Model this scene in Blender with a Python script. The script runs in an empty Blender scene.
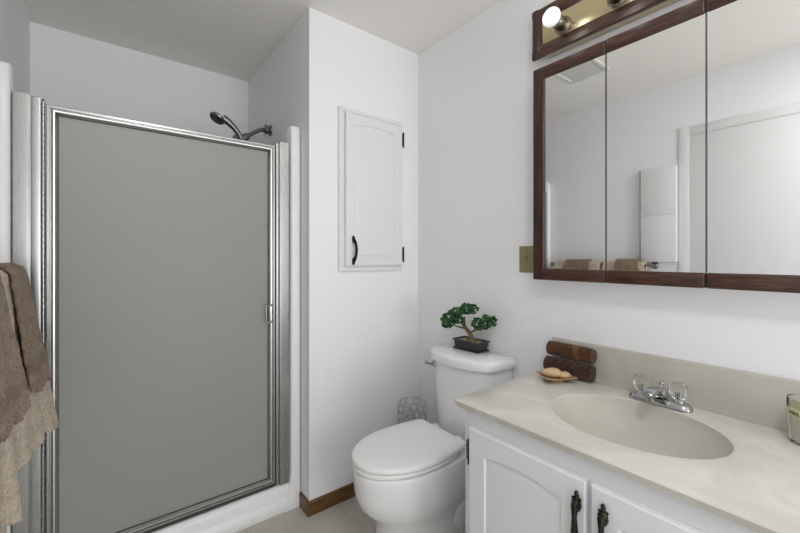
import bpy, bmesh, math, random
from mathutils import Vector, Matrix, noise
random.seed(7)
PI = math.pi
SC = bpy.context.scene
COL = SC.collection

# ------------------------------------------------------------------ camera
CAM = Vector((-1.463, 0.0, 1.24))
cd = bpy.data.cameras.new('camera'); cam = bpy.data.objects.new('camera', cd); COL.objects.link(cam)
cam.location = CAM
cam.rotation_euler = (math.radians(90), 0, -math.radians(37.969))
cd.sensor_fit = 'HORIZONTAL'; cd.sensor_width = 36.0
cd.lens = 378.0 / 800.0 * 36.0
cd.shift_y = -(266.5 - 257.0) / 800.0
cd.clip_start = 0.02
SC.camera = cam

# ------------------------------------------------------------------ world, lights, exposure
WORLD_LOW, WORLD_UP = 2.0, 0.92
w = bpy.data.worlds.new('world'); SC.world = w; w.use_nodes = True
nt = w.node_tree; bg = nt.nodes['Background']; bg.inputs[1].default_value = 1.0
tcw = nt.nodes.new('ShaderNodeTexCoord'); sep = nt.nodes.new('ShaderNodeSeparateXYZ'); rw = nt.nodes.new('ShaderNodeValToRGB'); mpw = nt.nodes.new('ShaderNodeMapRange')
mpw.inputs['From Min'].default_value = -1; mpw.inputs['From Max'].default_value = 1
nt.links.new(tcw.outputs['Generated'], sep.inputs[0]); nt.links.new(sep.outputs['Z'], mpw.inputs['Value']); nt.links.new(mpw.outputs[0], rw.inputs[0])
rw.color_ramp.elements[0].position = 0.40; rw.color_ramp.elements[0].color = (WORLD_LOW * 1.0, WORLD_LOW * 0.99, WORLD_LOW * 0.98, 1)   # lower half brightened as added fill for the ceiling
rw.color_ramp.elements[1].position = 0.52; rw.color_ramp.elements[1].color = (WORLD_UP * 0.95, WORLD_UP * 0.98, WORLD_UP * 1.02, 1)
nt.links.new(rw.outputs[0], bg.inputs[0])

def area(name, loc, rot, sx, sy, power, col=(1, 1, 1)):
    l = bpy.data.lights.new(name, 'AREA'); l.shape = 'RECTANGLE'; l.size = sx; l.size_y = sy
    l.energy = power; l.color = col
    o = bpy.data.objects.new(name, l); COL.objects.link(o); o.location = loc; o.rotation_euler = rot
    return o
# world light enters at the open rear; the two lamps below are added fill
area('rear_fill_light', (-0.55, -4.6, 1.3), (math.radians(90), 0, 0), 2.0, 2.0, 58, (1.0, 1.0, 1.0))  # large fill lamp added far behind the camera to even out the depth
area('added_ceiling_light', (-1.2, -0.3, 2.395), (0, 0, 0), 0.30, 0.30, 10, (1.0, 0.99, 0.98))  # fill from above, added to brighten the toilet lid and counter
BULB_W = 0.22

SC.view_settings.view_transform = 'Standard'
SC.view_settings.look = 'None'
SC.view_settings.exposure = -0.04
SC.view_settings.gamma = 1.0
SC.view_settings.use_curve_mapping = False

# ------------------------------------------------------------------ materials
def S(h):
    r, g, b = [int(h[i:i+2], 16) / 255 for i in (0, 2, 4)]
    f = lambda c: c / 12.92 if c <= 0.04045 else ((c + 0.055) / 1.055) ** 2.4
    return (f(r), f(g), f(b), 1)

class Mat:
    def __init__(s, name, col=(0.8, 0.8, 0.8, 1), rough=0.5, metal=0.0, spec=0.5):
        s.m = bpy.data.materials.new(name); s.m.use_nodes = True
        s.t = s.m.node_tree; s.n = s.t.nodes; s.l = s.t.links
        s.b = s.n['Principled BSDF']
        s.b.inputs['Base Color'].default_value = col
        s.b.inputs['Roughness'].default_value = rough
        s.b.inputs['Metallic'].default_value = metal
        s.b.inputs['Specular IOR Level'].default_value = spec
        s._co = None
    def co(s, scale=(1, 1, 1), rot=(0, 0, 0)):
        tc = s.n.new('ShaderNodeTexCoord'); mp = s.n.new('ShaderNodeMapping')
        mp.inputs['Scale'].default_value = scale; mp.inputs['Rotation'].default_value = rot
        s.l.new(tc.outputs['Object'], mp.inputs[0]); return mp.outputs[0]
    def noise(s, scale, detail=3, rough=0.5, dist=0.0, map_scale=(1, 1, 1), rot=(0, 0, 0)):
        n = s.n.new('ShaderNodeTexNoise'); n.inputs['Scale'].default_value = scale
        n.inputs['Detail'].default_value = detail; n.inputs['Roughness'].default_value = rough
        n.inputs['Distortion'].default_value = dist
        s.l.new(s.co(map_scale, rot), n.inputs['Vector']); return n.outputs['Fac']
    def ramp(s, fac, stops):
        r = s.n.new('ShaderNodeValToRGB'); e = r.color_ramp.elements
        while len(e) < len(stops): e.new(0.5)
        for k, (p, c) in enumerate(stops): e[k].position = p; e[k].color = c
        s.l.new(fac, r.inputs[0]); return r.outputs[0]
    def color(s, out): s.l.new(out, s.b.inputs['Base Color']); return s
    def rgh(s, out): s.l.new(out, s.b.inputs['Roughness']); return s
    def bump(s, fac, strength=0.2, dist=0.002):
        b = s.n.new('ShaderNodeBump'); b.inputs['Strength'].default_value = strength
        b.inputs['Distance'].default_value = dist
        s.l.new(fac, b.inputs['Height']); s.l.new(b.outputs[0], s.b.inputs['Normal']); return s

M = {}
def paint(name, col, rough=0.55, bs=0.12, sc=220):
    a = Mat(name, col, rough, 0, 0.35); a.bump(a.noise(sc, 2), bs, 0.0008); M[name] = a.m; return a
paint('wall', S('f5f5f7')); paint('ceil', S('f7f5f0'), 0.8, 0.3, 140)
paint('cabinet_white', S('eff0f3'), 0.35, 0.04, 90)
paint('trim_white', S('e9e9ea'), 0.4, 0.04, 90)
paint('stall', S('f4f4f5'), 0.22, 0.0)
a = Mat('porcelain', S('f6f6f7'), 0.12); a.b.inputs['Coat Weight'].default_value = 0.3; M['porcelain'] = a.m
M['seat_plastic'] = Mat('seat_plastic', S('f8f8f8'), 0.22).m
a = Mat('alu', S('b6b7b6'), 0.28, 1.0)
a.rgh(a.ramp(a.noise(60, 4, 0.6, 0, (14, 14, 0.25)), [(0.3, (0.26,)*3 + (1,)), (0.7, (0.31,)*3 + (1,))])); M['alu'] = a.m
M['alu_dark'] = Mat('alu_dark', S('6b6c6b'), 0.35, 1.0).m
M['chrome'] = Mat('chrome', S('b9babb'), 0.09, 1.0).m
M['gunmetal'] = Mat('gunmetal', S('85878a'), 0.33, 1.0).m
M['gasket'] = Mat('gasket', S('3a3a39'), 0.5).m
a = Mat('brass', S('cfc19c'), 0.26, 1.0); M['brass'] = a.m
M['brass_paint'] = Mat('brass_paint', S('bdb39a'), 0.4, 0.2).m
a = Mat('switch_brass', S('98926a'), 0.35, 0.35); M['switch_brass'] = a.m
a = Mat('dark_bronze', S('2a2721'), 0.35, 0.75)
a.color(a.ramp(a.noise(260, 3), [(0.4, S('14120f')), (0.62, S('3d3a30')), (0.8, S('8b8772'))])); M['dark_bronze'] = a.m
M['black_iron'] = Mat('black_iron', S('1c1b1a'), 0.4, 0.6).m
M['hinge_grey'] = Mat('hinge_grey', S('47443f'), 0.35, 0.8).m
M['mirror'] = Mat('mirror', (0.95, 0.955, 0.95, 1), 0.0, 1.0).m
M['black_gap'] = Mat('black_gap', S('2b2a29'), 0.6).m
M['socket_metal'] = Mat('socket_metal', S('8a8074'), 0.3, 1.0).m
M['steel'] = Mat('steel', S('8d8e8f'), 0.3, 1.0).m

def wood(name, ms, c0, c1, c2, rough=0.3):
    a = Mat(name, c1, rough); f = a.noise(9, 5, 0.62, 1.4, ms)
    a.color(a.ramp(f, [(0.3, c0), (0.5, c1), (0.72, c2)])); a.bump(f, 0.15, 0.001)
    a.b.inputs['Coat Weight'].default_value = 0.25; a.b.inputs['Coat Roughness'].default_value = 0.25
    M[name] = a.m
wood('wood_along', (9, 0.8, 9), S('1c0f0a'), S('40241a'), S('65402f'))
wood('wood_up', (9, 9, 0.8), S('1a0d08'), S('38201a'), S('593627'))
wood('base_wood', (1.2, 9, 14), S('3c260f'), S('62421f'), S('82602f'), 0.4)

# vinyl floor
a = Mat('floor', S('c4c1b5'), 0.45)
f = a.noise(70, 6, 0.75); v = a.n.new('ShaderNodeTexVoronoi'); v.inputs['Scale'].default_value = 160; a.l.new(a.co(), v.inputs['Vector'])
mx = a.n.new('ShaderNodeMix'); mx.data_type = 'FLOAT'; mx.inputs[0].default_value = 0.35
a.l.new(f, mx.inputs[2]); a.l.new(v.outputs['Distance'], mx.inputs[3])
a.color(a.ramp(mx.outputs[0], [(0.25, S('aeaba0')), (0.5, S('c2bfb4')), (0.75, S('d2d0c6'))])); a.bump(f, 0.08, 0.001); M['floor'] = a.m
# cultured marble
a = Mat('marble', S('d8d5cc'), 0.16)
f = a.noise(3.2, 5, 0.55, 1.6, (1.6, 0.8, 1), (0, 0, 0.5))
a.color(a.ramp(f, [(0.30, S('cfccc3')), (0.47, S('d6d3cb')), (0.56, S('dedcd5')), (0.68, S('d3d0c7')), (0.8, S('e2e0da'))])); M['marble'] = a.m
# the basin is cast in the plain base colour, without the veins
a = Mat('marble_plain', S('c9c6bc'), 0.38, 0, 0.3)
f = a.noise(4, 3, 0.5, 0.8); a.color(a.ramp(f, [(0.3, S('c3c0b5')), (0.7, S('cdcac1'))])); M['marble_plain'] = a.m

a = Mat('marble_splash_shade', S('bab7ad'), 0.18)  # darker copy of the marble, with the splash's shade put into the colour
f = a.noise(5, 4, 0.5, 1.0); a.color(a.ramp(f, [(0.3, S('b2afa4')), (0.7, S('c0bdb3'))])); M['marble_splash_shade'] = a.m

def terry(name, c0, c1, sc=230):
    a = Mat(name, c1, 0.95, 0, 0.1); f = a.noise(sc, 3, 0.75); g = a.noise(45, 4, 0.6)
    mx = a.n.new('ShaderNodeMix'); mx.data_type = 'FLOAT'; mx.inputs[0].default_value = 0.3
    a.l.new(f, mx.inputs[2]); a.l.new(g, mx.inputs[3])
    a.color(a.ramp(mx.outputs[0], [(0.36, c0), (0.60, c1)])); a.bump(f, 1.0, 0.007)
    a.b.inputs['Sheen Weight'].default_value = 0.25; M[name] = a.m
terry('terry_tan', S('b5a28a'), S('f0e3cf')); terry('terry_brown', S('6b5743'), S('ad9782'))
terry('terry_brown_band', S('7a6655'), S('8d7866'))
terry('terry_tan_band', S('ad9b84'), S('bdab94'))
terry('roll_rust', S('1c0f09'), S('6b4128'), 130); terry('roll_dark', S('170d0a'), S('57392c'), 110)
terry('roll_band', S('5a3a22'), S('7d5536'), 130)
terry('fringe', S('77706a'), S('96908a'))

# obscure shower glass: rough transmitting sheet with a fine pebble
a = Mat('obscure_glass', S('d4d3cd'), 0.42); a.b.inputs['IOR'].default_value = 1.3
a.b.inputs['Transmission Weight'].default_value = 0.55
a.b.inputs['Base Color'].default_value = S('cfcec8')
a.bump(a.noise(330, 2), 0.35, 0.0015); M['obscure_glass'] = a.m
a = Mat('acrylic', (0.97, 0.98, 0.98, 1), 0.03); a.b.inputs['Transmission Weight'].default_value = 1.0; a.b.inputs['IOR'].default_value = 1.32; M['acrylic'] = a.m
a = Mat('jar_glass', (0.98, 0.99, 0.98, 1), 0.03); a.b.inputs['Transmission Weight'].default_value = 1.0; a.b.inputs['IOR'].default_value = 1.2; M['jar_glass'] = a.m
M['wax'] = Mat('wax', S('dacdc0'), 0.5).m
M['label_green'] = Mat('label_green', S('c3c6a0'), 0.6).m
M['ink'] = Mat('ink', S('25261c'), 0.7).m
a = Mat('bulb', (.7, .7, .7, 1), 0.2); a.b.inputs['Emission Color'].default_value = (1.0, 0.985, 0.96, 1); a.b.inputs['Emission Strength'].default_value = 0.45; M['bulb'] = a.m
M['pot'] = Mat('pot', S('2b2b2d'), 0.3).m
a = Mat('gravel', S('5a5a44'), 0.9); f = a.noise(160, 3)
a.color(a.ramp(f, [(0.35, S('3f4226')), (0.5, S('85835a')), (0.66, S('c4bf9f'))])); a.bump(f, 1, 0.004); M['gravel'] = a.m
a = Mat('bark', S('6b5a3a'), 0.8); f = a.noise(60, 4); a.color(a.ramp(f, [(0.3, S('3f3323')), (0.7, S('8a7a50'))])); a.bump(f, 0.6, 0.003); M['bark'] = a.m
a = Mat('leaf', S('1f4a25'), 0.55); f = a.noise(38, 3)
a.color(a.ramp(f, [(0.34, S('0d2a1f')), (0.5, S('1f4f2a')), (0.66, S('518038'))])); M['leaf'] = a.m
a = Mat('dish_wood', S('b58f6c'), 0.4); f = a.noise(20, 4, 0.5, 1, (1, 6, 1)); a.color(a.ramp(f, [(0.3, S('a07655')), (0.7, S('c8a583'))])); M['dish_wood'] = a.m
M['soap'] = Mat('soap', S('cdb48c'), 0.45).m
M['vent'] = Mat('vent', S('e6e5e0'), 0.6).m

# ------------------------------------------------------------------ helpers
ORG = {}
def obj(name, bm, mats, parent=None, smooth=35, org=None):
    """link a bmesh given in world coordinates as ONE mesh object"""
    if parent is not None: o0 = ORG[parent]
    elif org is not None: o0 = Vector(org)
    else: o0 = Vector((0, 0, 0))
    bmesh.ops.translate(bm, verts=bm.verts, vec=-o0)
    bmesh.ops.recalc_face_normals(bm, faces=bm.faces)
    me = bpy.data.meshes.new(name); bm.to_mesh(me); bm.free()
    if not isinstance(mats, (list, tuple)): mats = [mats]
    for m in mats: me.materials.append(M[m])
    if smooth:
        me.shade_smooth()
        me.set_sharp_from_angle(angle=math.radians(smooth))
    o = bpy.data.objects.new(name, me); COL.objects.link(o)
    if smooth and smooth <= 30:
        wn = o.modifiers.new('normals', 'WEIGHTED_NORMAL'); wn.keep_sharp = True
    if parent is not None: o.parent = parent
    else: o.location = o0
    ORG[o] = o0
    return o
def tag(o, label, cat, group=None):
    o['label'] = label; o['category'] = cat
    if group: o['group'] = group
    return o
def thing(name, label, cat, loc, group=None):
    o = bpy.data.objects.new(name, None); COL.objects.link(o); o.location = loc; o.empty_display_size = 0.05
    ORG[o] = Vector(loc); return tag(o, label, cat, group)
def struct(name, bm, mats, smooth=35):
    o = obj(name, bm, mats, None, smooth); o['kind'] = 'structure'; return o

def new(): return bmesh.new()
def box(bm, x0, y0, z0, x1, y1, z1, bev=0.0, seg=2, mi=0, mat=None):
    r = bmesh.ops.create_cube(bm, size=1.0)
    vs = r['verts']
    for v in vs:
        v.co = Vector((x0 if v.co.x < 0 else x1, y0 if v.co.y < 0 else y1, z0 if v.co.z < 0 else z1))
    fs = {f for v in vs for f in v.link_faces}
    for f in fs: f.material_index = mi
    if bev > 0:
        es = list({e for v in vs for e in v.link_edges})
        rr = bmesh.ops.bevel(bm, geom=es, offset=bev, segments=seg, profile=0.5, affect='EDGES')
        vs = list({v for f in rr['faces'] for v in f.verts} | {v for v in vs if v.is_valid})
        for v in vs:
            for f in v.link_faces: f.material_index = mi
    if mat is not None: bmesh.ops.transform(bm, matrix=mat, verts=[v for v in vs if v.is_valid])
    return vs
def frame_axes(d):
    d = d.normalized(); up = Vector((0, 0, 1)) if abs(d.z) < 0.95 else Vector((1, 0, 0))
    a = d.cross(up).normalized(); b = a.cross(d).normalized(); return a, b
def tube(bm, pts, r, n=12, cap=True, closed=False, mi=0, flat=None):
    pts = [Vector(p) for p in pts]; N = len(pts)
    rs = r if isinstance(r, (list, tuple)) else [r] * N
    rings = []; a = None
    for i, p in enumerate(pts):
        if closed: d = pts[(i + 1) % N] - pts[i - 1]
        else: d = pts[min(i + 1, N - 1)] - pts[max(i - 1, 0)]
        d.normalize()
        if a is None: a, b = frame_axes(d)
        else:
            a = (a - d * a.dot(d)).normalized(); b = a.cross(d).normalized()
        ring = []
        for k in range(n):
            t = 2 * PI * k / n; ka = 1.0; kb = 1.0
            if flat: ka, kb = flat
            ring.append(bm.verts.new(p + a * (math.cos(t) * rs[i] * ka) + b * (math.sin(t) * rs[i] * kb)))
        rings.append(ring)
    for i in range(N if closed else N - 1):
        A, B = rings[i], rings[(i + 1) % N]
        for k in range(n):
            f = bm.faces.new((A[k], A[(k + 1) % n], B[(k + 1) % n], B[k])); f.material_index = mi
    if cap and not closed:
        for ring in (rings[0], rings[-1]):
            f = bm.faces.new(ring); f.material_index = mi
    return rings
def lathe(bm, prof, c, axis=(0, 0, 1), n=32, mi=0, cap=True):
    """prof: list of (radius, distance along axis)"""
    d = Vector(axis).normalized(); a, b = frame_axes(d); c = Vector(c); rings = []
    for r, h in prof:
        rings.append([bm.verts.new(c + d * h + a * (math.cos(2 * PI * k / n) * r) + b * (math.sin(2 * PI * k / n) * r)) for k in range(n)])
    for A, B in zip(rings, rings[1:]):
        for k in range(n):
            f = bm.faces.new((A[k], A[(k + 1) % n], B[(k + 1) % n], B[k])); f.material_index = mi
    if cap:
        for R, (r, h) in ((rings[0], prof[0]), (rings[-1], prof[-1])):
            if r > 1e-6: f = bm.faces.new(R); f.material_index = mi
    bmesh.ops.remove_doubles(bm, verts=[v for R in rings for v in R], dist=1e-6)
def prism(bm, poly, axis, a0, a1, mi=0):
    """extrude a 2-D outline along axis 'x','y','z'; poly gives the other two coordinates in order"""
    def P(u, v, w):
        return Vector({'x': (w, u, v), 'y': (u, w, v), 'z': (u, v, w)}[axis])
    A = [bm.verts.new(P(u, v, a0)) for u, v in poly]; B = [bm.verts.new(P(u, v, a1)) for u, v in poly]
    n = len(poly)
    fs = [bm.faces.new(A), bm.faces.new(B)]
    for k in range(n): fs.append(bm.faces.new((A[k], A[(k + 1) % n], B[(k + 1) % n], B[k])))
    for f in fs: f.material_index = mi
    return A + B
def loft(bm, rings, cap0=True, cap1=True, mi=0):
    R = [[bm.verts.new(p) for p in r] for r in rings]
    for A, B in zip(R, R[1:]):
        n = len(A)
        for k in range(n):
            f = bm.faces.new((A[k], A[(k + 1) % n], B[(k + 1) % n], B[k])); f.material_index = mi
    if cap0: bm.faces.new(R[0]).material_index = mi
    if cap1: bm.faces.new(R[-1]).material_index = mi
    return R
def blob(bm, c, r, sub=2, sq=(1, 1, 1), mat=None, jit=0.0):
    res = bmesh.ops.create_icosphere(bm, subdivisions=sub, radius=1.0)
    for v in res['verts']:
        k = 1 + jit * noise.noise(v.co * 2.3 + Vector(c) * 37)
        p = Vector((v.co.x * r * sq[0] * k, v.co.y * r * sq[1] * k, v.co.z * r * sq[2] * k))
        if mat is not None: p = mat @ p
        v.co = p + Vector(c)
    return res['verts']

# ------------------------------------------------------------------ room shell
XL, XJ, YF, YB, YN, ZC = -1.765, -0.689, 1.70, 2.68, -1.45, 2.44
T = 0.1
b = new(); box(b, XL - T, YN - T, -T, T, YB + T, 0); struct('floor', b, 'floor')
b = new(); box(b, XL - T, YN - T, ZC, T, YB + T, ZC + T); struct('ceiling', b, 'ceil')
b = new(); box(b, 0, YN - T, 0, T, YB + T, ZC); struct('wall_right', b, 'wall')
b = new(); box(b, XJ, YF, 0, 0, YB, ZC); struct('wall_far', b, 'wall')
b = new(); box(b, XL - T, YB, 0, XJ, YB + T, ZC); struct('wall_shower', b, 'wall')
# left wall with the door opening (y 0.06..0.82, z 0..2.05)
b = new(); box(b, XL - T, 0.80, 0, XL, YB, ZC); box(b, XL - T, YN - T, 0, XL, 0.04, ZC); box(b, XL - T, 0.04, 2.05, XL, 0.80, ZC)
struct('wall_left', b, 'wall')
# door leaf and casing in the left wall
b = new(); box(b, XL - .05, 0.041, 0.008, XL + .005, 0.799, 2.049, .002); struct('door_1', b, 'trim_white')
b = new()
for (y0, z0, y1, z1) in ((0.80, 0, 0.86, 2.11), (-0.02, 0, 0.04, 2.11), (0.04, 2.05, 0.80, 2.11)):
    box(b, XL, y0, z0, XL + .009, y1, z1, .003)
struct('trim_1', b, 'trim_white')
# wooden baseboard round the corner of the far wall
b = new()
h, tk = 0.068, 0.012
prof = [(0, 0), (-tk, 0), (-tk, h - .006), (-tk + .005, h), (0, h)]
vs = prism(b, [(YF + u, v) for u, v in prof], 'x', XJ - tk, -0.002)
for v in b.verts:
    if v.co.x < XJ - .001 and v.co.y > YF - tk + .001:  # mitre at the corner
        v.co.x = XJ - (YF - v.co.y if v.co.y < YF else 0)
vs = prism(b, [(XJ + u, v) for u, v in prof], 'y', YF - tk, 1.793, 0)
for v in b.verts:
    if abs(v.co.y - (YF - tk)) < 1e-4 and v.co.x > XJ - tk + .0005 and v.co.x <= XJ + 1e-4:
        v.co.y = YF - (XJ - v.co.x)
struct('baseboard_far', b, 'base_wood')

# ------------------------------------------------------------------ shower stall (moulded white)
t = thing('shower_stall', 'white moulded shower stall with rounded curb and tall front flanges', 'shower stall', (-1.22, 2.2, 0))
b = new()
YS = 1.795
curb = [(1.95, 0.0), (YS, 0.0), (YS - .006, 0.012), (YS - .004, 0.050), (YS + .004, 0.060), (YS + .006, 0.066), (YS + .008, 0.100),
        (YS + .016, 0.122), (YS + .030, 0.132), (YS + .10, 0.128), (YS + .115, 0.118), (YS + .118, 0.04), (1.95, 0.04)]
prism(b, curb, 'x', XL + .004, XJ - .004)
box(b, XL + .004, 1.90, 0.0, XJ - .004, YB - .002, 0.04)
obj('curb', b, 'stall', t, 50)
b = new()
# right and left flange columns: rounded strips, flaring into the curb
def flange(bm, x0, x1, side):
    xs = []
    rings = []
    for z in (0.0, 0.03, 0.07, 0.10, 0.13, 0.17, 0.22, 1.80, 1.872, 1.884, 1.888):
        k = max(0, (0.19 - z) / 0.19); e = 0.045 * k * k
        a0, a1 = (x0 - e, x1) if side > 0 else (x0, x1 + e)
        sh = 0.0 if z < 1.87 else (z - 1.87) * 0.5
        fw = YS - .004 + sh
        rr = 0.012
        ring = [(a0, YS + .06), (a0, fw + rr), (a0 + rr * .3, fw + rr * .3), (a0 + rr, fw), (a1 - rr, fw), (a1 - rr * .3, fw + rr * .3), (a1, fw + rr), (a1, YS + .06)]
        rings.append([Vector((x, y, z)) for x, y in ring])
    loft(bm, rings)
flange(b, -0.742, XJ - .003, 1); obj('flange', b, 'stall', t, 50)
b = new(); flange(b, XL + .003, XL + .052, -1); obj('flange', b, 'stall', t, 50)
b = new()
box(b, XL + .004, YS + .06, .04, XL + .02, YB - .004, 1.785, .004); box(b, XJ - .02, YS + .06, .04, XJ - .004, YB - .004, 1.785, .004)
box(b, XL + .02, YB - .02, .04, XJ - .02, YB - .004, 1.785, .004)
obj('surround', b, 'stall', t, 50)

# ------------------------------------------------------------------ shower door
YD = 1.80
t = thing('shower_door', 'framed shower door of obscure grey glass with aluminium jambs', 'shower door', (-1.23, YD + .02, .132))
b = new()
box(b, -1.709, YD, .133, -1.668, YD + .045, 1.80, .003); box(b, -1.664, YD + .003, .133, -1.638, YD + .045, 1.796, .004)
box(b, -1.668, YD + .012, .133, -1.664, YD + .04, 1.797)
obj('hinge_jamb', b, 'alu', t, 30)
b = new()
box(b, -0.795, YD - .002, .133, -0.750, YD + .04, 1.80, .003); box(b, -0.812, YD + .003, .133, -0.799, YD + .04, 1.792, .004)
box(b, -0.799, YD + .012, .133, -0.795, YD + .04, 1.79)
obj('strike_jamb', b, 'alu', t, 30)
b = new()   # piano hinge: knuckles with gaps
z = .14
while z < 1.785:
    tube(b, [(-1.633, YD + .006, z), (-1.633, YD + .006, min(z + .021, 1.79))], .0052, 10, mi=0); z += .0235
tube(b, [(-1.633, YD + .006, .137), (-1.633, YD + .006, 1.79)], .003, 8, mi=1)
obj('piano_hinge', b, ['alu', 'gasket'], t, 40)
def door_frame(bm, x0, z0, x1, z1, wd, prof):
    """mitred frame, profile points (inset fraction 0..1, y)"""
    rings = []
    for f, y in prof:
        k = f * wd
        rings.append([Vector((x0 + k, y, z0 + k)), Vector((x1 - k, y, z0 + k)), Vector((x1 - k, y, z1 - k)), Vector((x0 + k, y, z1 - k))])
    R = [[bm.verts.new(p) for p in r] for r in rings]
    for i in range(len(R)):
        A, B = R[i], R[(i + 1) % len(R)]
        for k in range(4): bm.faces.new((A[k], A[(k + 1) % 4], B[(k + 1) % 4], B[k]))
b = new()
door_frame(b, -1.626, .152, -0.818, 1.775, .031, [(0, YD + .03), (0, YD + .004), (.08, YD), (.32, YD), (.36, YD + .006), (.44, YD + .006), (.50, YD - .002), (.62, YD - .007), (.78, YD - .006), (.9, YD), (1, YD + .006), (1, YD + .03)])
df = obj('door_frame', b, 'alu', t, 25)
b = new(); door_frame(b, -1.597, .181, -0.847, 1.746, .004, [(0, YD + .016), (0, YD + .006), (1, YD + .007), (1, YD + .016)]); obj('gasket', b, 'gasket', df)
b = new(); box(b, -0.820, YD + .004, .14, -0.8135, YD + .03, 1.775); box(b, -1.62, YD + .006, .136, -0.82, YD + .028, .151); obj('seal', b, 'gasket', t)
b = new(); box(b, -1.597, YD + .012, .181, -0.847, YD + .017, 1.746); obj('glass_panel', b, 'obscure_glass', t)
b = new()  # small D pull
hx0, hx1 = -0.868, -0.838
for zz in (.933, 1.012):
    tube(b, [(hx1, YD, zz), (hx1 - .003, YD - .016, zz), (hx1 - .012, YD - .022, zz), (hx0, YD - .022, zz)], .0042, 8)
tube(b, [(hx0, YD - .022, .929), (hx0, YD - .022, 1.016)], .0048, 10)
box(b, hx1 - .008, YD - .004, .925, hx1 + .008, YD + .003, 1.020, .002)
obj('door_pull', b, 'chrome', t)

# ------------------------------------------------------------------ hand shower
t = thing('hand_shower', 'grey handheld shower on a wall arm above the shower door', 'shower head', (XJ, 2.24, 1.99))
b = new(); lathe(b, [(.0, .0), (.034, .0), (.034, .004), (.028, .010), (.014, .014), (.013, .018)], (XJ, 2.24, 1.99), (-1, 0, 0), 28); obj('wall_flange', b, 'steel', t, 45)
b = new(); lathe(b, [(.0, .0), (.026, .0), (.029, .004), (.029, .012), (.025, .016), (0, .016)], (XJ - .02, 2.24, 1.99), (-1, 0, 0), 12); obj('collar', b, 'gunmetal', t, 30)
b = new(); tube(b, [(XJ - .02, 2.24, 1.99), (XJ - .06, 2.238, 1.982), (XJ - .10, 2.234, 1.955), (XJ - .145, 2.23, 1.920)], .0115, 14); obj('arm', b, 'gunmetal', t)
b = new(); A1 = Vector((XJ - .135, 2.23, 1.928))
lathe(b, [(0, 0), (.019, 0), (.021, .01), (.021, .03), (.017, .045), (.017, .07), (0, .07)], A1, (-.8, -.05, -.6), 20)
tube(b, [A1 + Vector((-.03, 0, -.045)), A1 + Vector((-.075, -.02, -.03))], [.016, .022], 16); obj('holder', b, 'gunmetal', t)
b = new()   # handset: handle sweeping up into an oval head
hp = [(-.845, 2.20, 1.85), (-.862, 2.19, 1.885), (-.882, 2.185, 1.915), (-.908, 2.18, 1.944), (-.938, 2.178, 1.968), (-.968, 2.176, 1.984)]
tube(b, hp, [.012, .0135, .0145, .0155, .019, .020], 18)
hd = Vector((-.992, 2.175, 1.978)); ax = Vector((-.50, -.12, -.86)).normalized()
lathe(b, [(0, -.014), (.022, -.012), (.036, -.006), (.041, .002), (.038, .009), (0, .010)], hd, ax, 30)
hs = obj('handset', b, 'gunmetal', t, 50)
b = new(); lathe(b, [(0, 0), (.035, 0), (.035, .004), (0, .0045)], hd + ax * .0095, ax, 26)
for r_, n_ in ((.012, 6), (.024, 12), (.031, 16)):
    aa, bb = frame_axes(ax)
    for k in range(n_):
        p = hd + ax * .0135 + aa * (r_ * math.cos(2 * PI * k / n_)) + bb * (r_ * math.sin(2 * PI * k / n_)); blob(b, p, .0018, 1)
obj('spray_face', b, 'gasket', hs)
b = new(); tube(b, [(-.845, 2.20, 1.85), (-.84, 2.205, 1.79), (-.86, 2.23, 1.6), (-.83, 2.28, 1.3), (-.84, 2.32, 1.0), (-.87, 2.33, .85), (-.90, 2.31, .95), (-.88, 2.27, 1.3), (-.85, 2.24, 1.7), (-.84, 2.23, 1.88)], .0065, 10); obj('hose', b, 'steel', t)

# ------------------------------------------------------------------ towel bar and towels (left wall)
BX, BZ = -1.690, 1.182
t = thing('towel_bar', 'metal towel bar on the left wall, laden with tan and brown towels', 'towel bar', (XL, 1.37, BZ))
b = new(); tube(b, [(BX, 1.0, BZ), (BX, 1.735, BZ)], .008, 14); obj('bar', b, 'steel', t)
for y in (1.0, 1.735):
    b = new(); lathe(b, [(0, 0), (.026, 0), (.026, .004), (.018, .010), (.010, .016), (.009, .070), (.015, .074), (.016, .088), (0, .092)], (XL, y, BZ), (1, 0, 0), 20); obj('post', b, 'steel', t, 45)

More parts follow.
